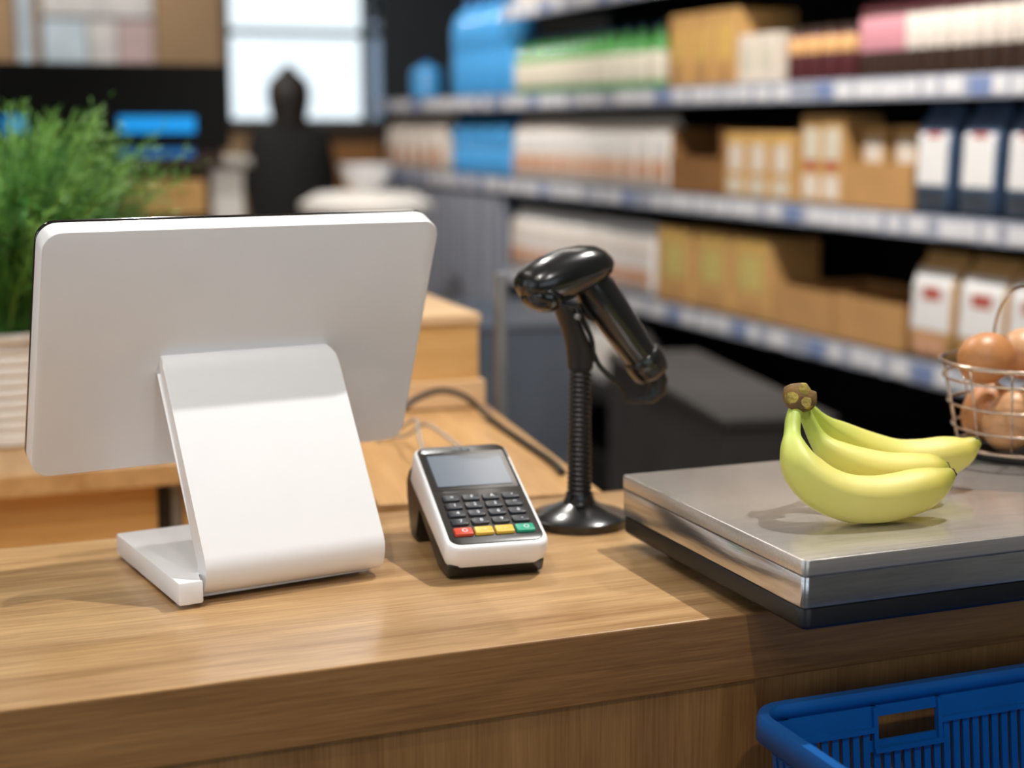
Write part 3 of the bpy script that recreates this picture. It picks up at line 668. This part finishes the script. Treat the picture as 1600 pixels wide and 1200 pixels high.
# ================================================================== grocery shelves
SX = 2.20
SH = (H+.842, H+.512, H+.198, H-.140, H-.470)
gd = thing('shelf_unit', 'long charcoal grocery shelf unit with pale price strips along the right wall', 'shelf', (0, 0, 0))
obj('back_panel', bx(2.68, 2.72, 2.05, 7.35, 0, 2.5), 'shelf_back', gd)
obj('base', bx(2.24, 2.68, 2.05, 7.33, 0, .16), 'shelf_back', gd)
for y in (2.05, 5.655, 7.33): obj('upright', bx(2.235 if y != 5.655 else 2.64, 2.69, y, y+.022, 0, 2.5), 'shelf', gd)
tags_m = {}
def tagmesh(w):
    if w not in tags_m:
        me = bpy.data.meshes.new('price_tag'); b = bx(0, .0022, -w/2, w/2, -.019, .019, .0004); b.to_mesh(me); b.free(); tags_m[w] = me
    return tags_m[w]
rt = random.Random(11)
for i, z in enumerate(SH):
    for (y0, y1) in ((2.07, 5.655), (5.68, 7.33)):
        if i in (0, 3, 4) and y0 > 5: continue
        s = obj('shelf_board', bx(SX+.012, 2.68, y0, y1, z-.030, z, .002), 'shelf', gd)
        if i == 4: obj('shelf_lip', bx(SX, SX+.012, y0, y1, z-.056, z-.002, .001), 'shelf', s); continue
        obj('price_strip', bx(SX, SX+.012, y0, y1, z-.056, z-.002, .001), 'strip', s)
        y = y0+.05
        while y < y1-.06:
            w = rt.choice((.07, .07, .09, .05))
            if rt.random() < .93:
                me = tagmesh(w); c = me.copy() if False else me
                o = bpy.data.objects.new('price_tag', me); COL.objects.link(o); o.parent = s; o.location = (SX-.0024, y, z-.029+rt.uniform(-.002, .002))
                if not me.materials: me.materials.append(M['tagw'])
                if rt.random() < .18: o.material_slots[0].link = 'OBJECT'; o.material_slots[0].material = M['tagb']
            y += w+rt.uniform(.008, .04)

gb = thing('grey_bin', 'grey metal storage bin under the blue jugs at the far shelf end', 'bin', (0, 0, 0))
obj('bin_front', bx(2.215, 2.235, 5.70, 7.30, .18, H+.125, .003), 'strip', gb); obj('bin_body', bx(2.235, 2.62, 5.71, 7.29, .161, H+.10), 'darkbox2', gb)
for k in range(9): obj('bin_rib', bx(2.205, 2.215, 5.74+k*.19, 5.76+k*.19, .20, H+.12), 'darkbox2', gb)
# --- product builders: front towards -x, width along y, origin at the front bottom centre
def carton(name, label, w, h, d, body, lab, group, patches=((.1, .9, .25, .75),), flap=True):
    t = thing(name, label, 'carton', (0, 0, 0), 0, group)
    obj('carton_body', bx(0, d, -w/2, w/2, 0, h, .003), body, t)
    for k, (a, c, e_, f) in enumerate(patches):
        m = lab[k % len(lab)] if isinstance(lab, tuple) else lab
        obj('label', bx(-.0012, .001, -w/2+w*a, -w/2+w*c, h*e_, h*f, .0003), m, t)
    if flap: obj('top_flap', bx(.004, d-.004, -w/2+.004, w/2-.004, h-.001, h+.0015), body, t)
    return t
def bag(name, label, w, h, d, body, lab, group, bands=((.2, .75, .86),)):
    t = thing(name, label, 'bag', (0, 0, 0), 0, group); rg = []
    for z, kx, ky in ((0, .90, .94), (.02, 1, 1), (.3, 1, 1), (.7, .92, 1), (.86, .6, .99), (.93, .16, .97), (1, .10, .97)):
        rg.append([(d/2+x*kx, y*ky, z*h) for x, y in rrect(d, w, min(d, w)*.10, 4)])
    obj('bag_body', loft(rg), body, t, smooth=True, auto=60)
    for k, (z0, z1, kw_) in enumerate(bands):
        m = lab[k % len(lab)] if isinstance(lab, tuple) else lab
        BP = ((0, .90), (.02, 1), (.3, 1), (.7, .92), (.86, .6), (.93, .16), (1, .10))
        def kx(z):
            for (za, ka), (zb_, kb) in zip(BP, BP[1:]):
                if z <= zb_: return ka+(kb-ka)*(z-za)/(zb_-za)
        zs = sorted({z0, z1} | {z for z, _ in BP if z0 < z < z1}); lift = .0012+.0007*k
        fr_ = [(d/2-d/2*kx(z)-lift, z*h) for z in zs]
        rg2 = [[(x, -w/2*kw_, z) for x, z in fr_]+[(x+lift+.0008, -w/2*kw_, z) for x, z in fr_[::-1]], [(x, w/2*kw_, z) for x, z in fr_]+[(x+lift+.0008, w/2*kw_, z) for x, z in fr_[::-1]]]
        obj('label', loft(rg2), m, t)
    obj('top_seam', bx(d/2-.004, d/2+.004, -w/2*.97, w/2*.97, h*.985, h*1.01), body, t)
    return t
def bottle(name, label, r_, h, body, lab, capm, group, prof=None, lz=(.12, .58), cat='bottle'):
    t = thing(name, label, cat, (0, 0, 0), 0, group)
    prof = prof or ((.92, 0), (1, .02), (1, .60), (.92, .68), (.5, .78), (.36, .84), (.36, .93))
    obj('glass_body', lathe([(a*r_, z*h) for a, z in prof], 24, c=(r_, 0, 0)), body, t, smooth=True, auto=50)
    obj('label', lathe([(r_+.0006, lz[0]*h), (r_+.001, lz[0]*h+.001), (r_+.001, lz[1]*h-.001), (r_+.0006, lz[1]*h)], 24, c=(r_, 0, 0)), lab, t, smooth=True, auto=40)
    pr_ = prof[-1][0]
    obj('cap', lathe([(pr_*r_*1.08, prof[-1][1]*h-.002), (pr_*r_*1.1, h*.99), (pr_*r_*.95, h), (0, h)], 20, c=(r_, 0, 0)), capm, t, smooth=True, auto=40)
    return t
def tray(name, label, w, h, d, body, group=None, back=None):
    t = thing(name, label, 'tray', (0, 0, 0), 0, group); th = .004
    obj('front_wall', bx(0, th, -w/2, w/2, 0, h, .0008), body, t); obj('back_wall', bx(d-th, d, -w/2, w/2, 0, back or h), body, t)
    obj('side_wall', bx(th, d-th, -w/2, -w/2+th, 0, h), body, t); obj('side_wall', bx(th, d-th, w/2-th, w/2, 0, h), body, t)
    obj('tray_floor', bx(th, d-th, -w/2+th, w/2-th, 0, th), body, t)
    return t
J = random.Random(5)
ORD = ['first', 'second', 'third', 'fourth', 'fifth', 'sixth', 'seventh', 'eighth', 'ninth', 'tenth', 'eleventh', 'twelfth', 'thirteenth', 'fourteenth', 'fifteenth', 'sixteenth', 'seventeenth', 'eighteenth', 'nineteenth', 'twentieth']
def row(proto, ys, z, x=SX+.030, labels=None, jit=.006, rev=False):
    proto_label = proto['label']
    for i, y in enumerate(ys):
        o = proto if i == 0 else dup(proto, (0, 0, 0))
        o.location = (x+J.uniform(0, jit), y, z+.0008); o.rotation_euler = (0, 0, J.uniform(-.03, .03))
        if labels: o['label'] = labels[i]
        elif '%' in proto_label: o['label'] = proto_label.replace('%', ORD[(len(ys)-1-i) if rev else i])
def span(a, b, n): return [a+(b-a)*k/max(1, n-1) for k in range(n)]
# top shelf
row(carton('cereal_carton', 'beige carton on the topmost shelf, % from its far end', .20, .22, .12, 'pale', 'tan', 'cartons on the topmost shelf'), span(5.5, 2.3, 14), SH[0])  # nearer cartons are out of view, added to brighten the scale plate
# shelf with bottles
row(bottle('green_bottle', 'green glass bottle with cream label, % from the blue jugs', .036, .195, 'glass_green', 'cream', 'cap', 'green bottles'), span(5.60, 4.80, 11)+[4.70, 4.595, 4.47], SH[1])
row(carton('tall_carton', '', .128, .208, .20, 'tan', ('gold', 'tan2'), 'tall tan cartons', ((.15, .85, .35, .8), (.1, .9, .05, .25))), span(4.285, 4.005, 3), SH[1],
    labels=['tall tan carton next to the green bottles', 'middle one of three tall tan cartons on the upper shelf', 'tall tan carton next to the short pale cartons'])
row(carton('pale_carton', '', .096, .130, .15, 'pale', ('cream', 'tan'), 'short pale cartons'), span(3.87, 3.77, 2), SH[1], labels=['short pale carton touching the tall tan cartons', 'short pale carton touching the plum jars'])
row(bottle('plum_jar', 'dark plum jar with peach label, % from the pale cartons', .036, .135, 'plum', 'peach', 'brownwood', 'plum jars', ((.95, 0), (1, .02), (1, .80), (.92, .86), (.80, .88)), (.50, .80), 'jar'), span(3.645, 3.42, 4), SH[1])
jj = ((.95, 0), (1, .02), (1, .82), (.9, .88), (.84, .90))
row(bottle('chocolate_jar', 'chocolate brown jar with cream label, % after the pink-label jars', .0255, .168, 'choc', 'bag', 'plum', 'chocolate jars with cream labels', jj, (.36, .84), 'jar'), span(3.13, 2.30, 16), SH[1])
row(bottle('chocolate_jar', 'chocolate brown jar with pink label, % from the plum jars', .0255, .168, 'choc', 'pink', 'plum', 'chocolate jars with pink labels', jj, (.36, .84), 'jar'), span(3.32, 3.185, 4), SH[1])
# middle shelf
row(bag('flour_bag', 'cream paper bag on the middle shelf, % from the blue jugs', .105, .222, .085, 'bag', ('whitebag', 'blush'), 'cream paper bags on the middle shelf', ((.48, .78, .8), (.14, .40, .86))), span(5.58, 4.40, 11), SH[2])
t = tray('display_box', 'dark brown open cardboard display box next to the cream bags', .31, .19, .30, 'kraft'); t.location = (SX+.035, 4.175, SH[2]+.0008)
for o in t.children:
    if o.name.startswith('front_wall'): o.scale = (1, 1, .55)
row(carton('tea_carton', '', .118, .178, .16, 'tan', ('pale', 'gold', 'cream'), 'tan cartons on the middle shelf', ((.18, .8, .40, .82), (.1, .9, .84, .95), (.15, .85, .06, .3))), span(3.93, 3.675, 3), SH[2],
    labels=['tan carton with cream label beside the dark brown display box', 'middle one of three tan cartons on the middle shelf', 'tan carton with cream label beside the taller packs'])
row(carton('grain_carton', '', .097, .224, .12, 'tan', ('cream', 'red', 'pale'), 'taller packs on the middle shelf', ((.15, .85, .5, .85), (.25, .75, .38, .48), (.15, .85, .06, .32))), span(3.535, 3.435, 2), SH[2],
    labels=['taller tan pack with cream label next to the three tan cartons', 'taller tan pack with cream label next to the cardboard tray'])
t = tray('cardboard_tray', 'kraft cardboard tray holding two gold packs on the middle shelf', .285, .102, .28, 'tan2'); t.location = (SX+.03, 3.235, SH[2]+.0008)
row(carton('gold_pack', '', .10, .190, .09, 'tan', ('pale', 'gold'), 'gold packs in the cardboard tray', ((.15, .85, .55, .85), (.1, .9, .1, .4))), (3.30, 3.165), SH[2]+.0050, x=SX+.06,
    labels=['gold pack standing at the left in the kraft tray', 'gold pack standing at the right in the kraft tray'])
row(bag('coffee_bag', '', .126, .245, .085, 'navy', ('whitebag', 'char', 'red'), 'navy and white bags', ((.26, .74, .84), (.04, .22, .86), (.70, .74, .4))), (3.02, 2.855, 2.70, 2.545), SH[2],
    labels=['navy bag with white label next to the kraft tray', 'navy bag with white label, second from the kraft tray', 'navy bag with white label at the right picture edge', 'navy bag with white label just beyond the right picture edge'])
# lower shelf
row(bag('rice_bag', 'white bag with blush band on the lower shelf, % from its far end', .108, .222, .085, 'whitebag', ('bag', 'blush'), 'white bags on the lower shelf', ((.45, .8, .84), (.12, .36, .86))), span(5.60, 4.50, 11), SH[3])
row(carton('biscuit_carton', '', .212, .226, .16, 'tan', ('lime', 'gold', 'tan2'), 'golden cartons on the lower shelf', ((.2, .78, .35, .78), (.1, .9, .82, .95), (.08, .92, .05, .2))), span(4.29, 3.83, 3), SH[3],
    labels=['golden brown carton beside the white bags on the lower shelf', 'middle golden brown carton of the three on the lower shelf', 'golden brown carton beside the low kraft trays'])
row(tray('low_tray', '', .298, .112, .30, 'tan2', 'low kraft trays'), (3.562, 3.255), SH[3], labels=['low kraft tray beside the golden cartons', 'low kraft tray beside the white and tan bags'])
row(bag('oat_bag', '', .158, .245, .095, 'tan', ('whitebag', 'red', 'blush'), 'white and tan bags', ((.27, .84, .90), (.56, .68, .42), (.05, .22, .7))), (3.005, 2.825, 2.655, 2.485), SH[3],
    labels=['tan bag with white label and red motif beside the low kraft tray', 'tan bag with white label, second from the low kraft tray', 'tan bag with white label behind the eggs', 'tan bag with white label just beyond the right picture edge'])
# bottom shelf, far end
row(bag('sugar_bag', 'white bag on the bottom shelf, % from the far end', .12, .20, .09, 'whitebag', 'bag', 'white bags on the bottom shelf', ((.3, .7, .8),)), span(5.58, 4.6, 8), SH[4])
# blue jugs and beige bags beyond the far upright
jp = ((.9, 0), (1, .03), (1, .40), (.94, .43), (1, .46), (1, .70), (.8, .82), (.28, .90), (.26, .94))
J1 = bottle('water_jug', 'big blue water jug on the upper shelf, % from the green bottles', .080, .40, 'jug', 'jug', 'jugcap', 'blue jugs on the upper shelf', jp, (.50, .66), 'jug')
row(J1, span(5.78, 6.30, 4), SH[1])
row(bottle('water_jug', 'big blue water jug on the middle shelf, % from the cream bags', .074, .245, 'jug', 'jug', 'jugcap', 'blue jugs on the middle shelf', jp, (.50, .66), 'jug'), span(5.78, 6.30, 4), SH[2])
o = dup(J1, (SX+.03, 6.86, SH[1]+.0008), 0, 'lone blue water jug at the far end of the upper shelf', (.9, .9, .42)); del o['group']
row(bag('beige_bag', 'beige paper bag on the middle shelf, % past the blue jugs', .14, .24, .10, 'bag', 'blush', 'beige bags at the far shelf end', ((.1, .4, .8),)), span(6.52, 7.2, 5), SH[2])

# ================================================================== far left background
br = thing('bakery_rack', 'black topped rack with glowing blue displays over wooden shelves, far left', 'rack', (0, 0, 0))
obj('header', bx(-.75, 1.02, 5.0, 5.40, H+.325, H+.585, .004), 'shelf_back', br)
for x0, x1 in ((.675, .910), (.335, .40)):
    obj('blue_display', bx(x0, x1, 4.993, 5.0, H+.374, H+.424, .001), 'blue_lit', br)
obj('lower_rail', bx(-.75, 1.0, 5.02, 5.40, H+.262, H+.325), 'brownwood', br)
obj('display_reflection', bx(.675, .905, 5.008, 5.02, H+.300, H+.345, .001), 'blue_reflection', br)  # dim glowing bar stands in for the blue display's reflection
obj('shelf_board', bx(-.75, .94, 5.03, 5.40, H+.165, H+.225, .002), 'pine', br); obj('shelf_front', bx(-.75, .94, 5.02, 5.03, H+.120, H+.222), 'pine', br)
obj('side_panel', bx(.94, .96, 5.03, 5.40, 0, H+.262), 'brownwood', br); obj('side_panel', bx(-.77, -.75, 5.03, 5.40, 0, H+.262), 'brownwood', br)
obj('back_panel', bx(-.75, .94, 5.38, 5.40, 0, H+.262), 'brownwood', br)
obj('cabinet_body', bx(-.75, .94, 5.05, 5.38, 0, H+.10), 'brownwood', br)
wp = thing('display_stand', 'pale grey display stand beside the bakery rack', 'stand', (0, 0, 0))
obj('column', bx(1.15, 1.27, 6.0, 6.2, .02, H+.24, .01), 'white_ceramic', wp); obj('top', bx(1.12, 1.30, 5.97, 6.22, H+.24, H+.28, .008), 'wall2', wp); obj('foot', bx(1.1, 1.32, 5.95, 6.25, 0, .02), 'frame', wp)
dc = thing('brown_cabinet', 'dark brown cabinet under the bright window, right of the person', 'cabinet', (0, 0, 0))
obj('body', bx(2.02, 2.60, 8.45, 8.88, 0, H+.36), 'brownwood', dc); obj('top', bx(2.0, 2.62, 8.43, 8.9, H+.36, H+.385), 'brownwood', dc); obj('door', bx(2.04, 2.58, 8.44, 8.45, .06, H+.3), 'kraft', dc)
wt = thing('white_table', 'white round table in the distance below the person', 'table', (1.80, 6.15, 0))
obj('table_top', lathe([(.0, H+.04), (.24, H+.04), (.27, H+.06), (.27, H+.085), (.20, H+.125), (.0, H+.14)], 40), 'white_ceramic', wt, smooth=True, auto=50); obj('leg', lathe([(.15, 0), (.15, .02), (.03, .04), (.03, H+.04), (0, H+.04)], 24), 'grey_metal', wt, smooth=True, auto=40)
wbw = thing('white_bowl', 'shiny white bowl standing on the distant white table', 'bowl', (1.80, 6.15, H+.14))
obj('bowl_body', lathe([(.035, 0), (.06, .01), (.095, .05), (.11, .10), (.106, .10), (.09, .055), (.05, .02), (0, .015)], 32), 'white', wbw, smooth=True, auto=60); obj('bowl_foot', lathe([(.04, -.0), (.036, .012), (0, .012)], 24), 'white', wbw)
# dark hanging foliage near the far shelf end
hpz = thing('hanging_plant', 'dark hanging foliage plant high up beyond the blue jugs', 'plant', (2.47, 7.78, 0))
rnd = random.Random(4); V = []; Fc = []
for i in range(900):
    v = Vector((rnd.gauss(0, 1), rnd.gauss(0, 1), rnd.gauss(0, 1))).normalized()*(rnd.random()**.4)
    p = Vector((v.x*.17, v.y*.17, H+1.03+v.z*.25)); d = Vector((rnd.uniform(-1, 1), rnd.uniform(-1, 1), rnd.uniform(-1.2, .2))).normalized()*.06; s_ = d.cross(Vector((0, 0, 1))).normalized()*.018; q = len(V)
    V += [p, p+d*.5+s_, p+d, p+d*.5-s_]; Fc.append((q, q+1, q+2, q+3))
me = bpy.data.meshes.new('foliage'); me.from_pydata([tuple(v) for v in V], [], Fc); me.materials.append(M['dark_leaf'])
o = bpy.data.objects.new('foliage', me); COL.objects.link(o); o.parent = hpz; o['kind'] = 'stuff'
obj('pot', lathe([(.06, H+1.10), (.10, H+1.12), (.13, H+1.28), (.12, H+1.28), (0, H+1.26)], 24), 'black', hpz, smooth=True, auto=40)
for k in range(3):
    a = 2*math.pi*k/3; obj('cord', tube([(.12*math.cos(a), .12*math.sin(a), H+1.28), (0, 0, 3.2)], .003, 6), 'cable', hpz)

# ------------------------------------------------------------------ distant person in dark clothes, seen from behind
def person(x, y, rz, s):
    t = thing('person', 'person in dark clothes with hair tied up, standing before the bright window', 'person', (x, y, 0), rz)
    vs = []; es = []; rd = []
    def add(p, r_, par=None):
        vs.append(p); rd.append(r_)
        if par is not None: es.append((par, len(vs)-1))
        return len(vs)-1
    pel = add((0, 0, .88), (.15, .11)); wa = add((0, 0, 1.04), (.13, .095), pel); chs = add((0, .01, 1.20), (.165, .11), wa); sh_ = add((0, .01, 1.31), (.13, .085), chs); nk = add((0, .0, 1.39), (.052, .052), sh_); hd0 = add((0, -.01, 1.455), (.075, .085), nk); hd1 = add((0, -.005, 1.53), (.080, .092), hd0); add((0, 0, 1.585), (.05, .055), hd1)
    for sgn in (-1, 1):
        a = add((sgn*.165, .01, 1.295), (.062, .062), sh_); e_ = add((sgn*.215, .02, 1.05), (.046, .046), a); wr = add((sgn*.190, -.08, .85), (.034, .034), e_); pm = add((sgn*.185, -.11, .79), (.034, .02), wr)
        for k in range(4):
            f1 = add((sgn*(.185+.018*(k-1.5)), -.13, .74), (.010, .010), pm); add((sgn*(.183+.016*(k-1.5)), -.125, .70), (.008, .008), f1)
        th_ = add((sgn*.160, -.145, .775), (.010, .010), pm); add((sgn*.152, -.16, .745), (.008, .008), th_)
        hp_ = add((sgn*.085, 0, .80), (.095, .10), pel); kn = add((sgn*.09, -.01, .46), (.062, .065), hp_); an = add((sgn*.09, .01, .09), (.042, .045), kn); add((sgn*.10, -.13, .035), (.040, .030), an)
    me = bpy.data.meshes.new('body'); me.from_pydata(vs, es, []); o = bpy.data.objects.new('body', me); COL.objects.link(o); o.parent = t
    mo = o.modifiers.new('skin', 'SKIN'); 
    for i, r_ in enumerate(rd): me.skin_vertices[0].data[i].radius = r_
    me.skin_vertices[0].data[0].use_root = True
    o.modifiers.new('sub', 'SUBSURF').levels = 1; o.modifiers['sub'].render_levels = 2
    me.materials.append(M['cloth'])
    obj('coat', loft([[(rx_*math.cos(2*math.pi*j/24), .01+ry_*math.sin(2*math.pi*j/24), z) for j in range(24)] for z, rx_, ry_ in ((.42, .235, .19), (.70, .232, .19), (1.0, .226, .18), (1.18, .228, .15), (1.27, .215, .125), (1.33, .165, .10), (1.37, .10, .08), (1.40, .07, .07))]), 'cloth', t, smooth=True)
    hr = lathe([(.0, -.22), (.10, -.20), (.095, -.12), (.108, -.05), (.116, .0), (.110, .06), (.088, .095), (.062, .115), (.040, .14), (.020, .16), (.0, .172)], 24)
    hh = obj('hair', hr, 'hair', t, (0, .012, 1.50), smooth=True)
    obj('face', loft([[(.068*k*math.cos(2*math.pi*j/20), -.075-.02*q, 1.50+.085*k*math.sin(2*math.pi*j/20)) for j in range(20)] for k, q in ((1, 0), (.9, .6), (.6, 1), (.05, 1.15))]), 'skin', t, smooth=True)
    t.scale = (s, s, s)
person(1.938, 8.0, R(170), .96)
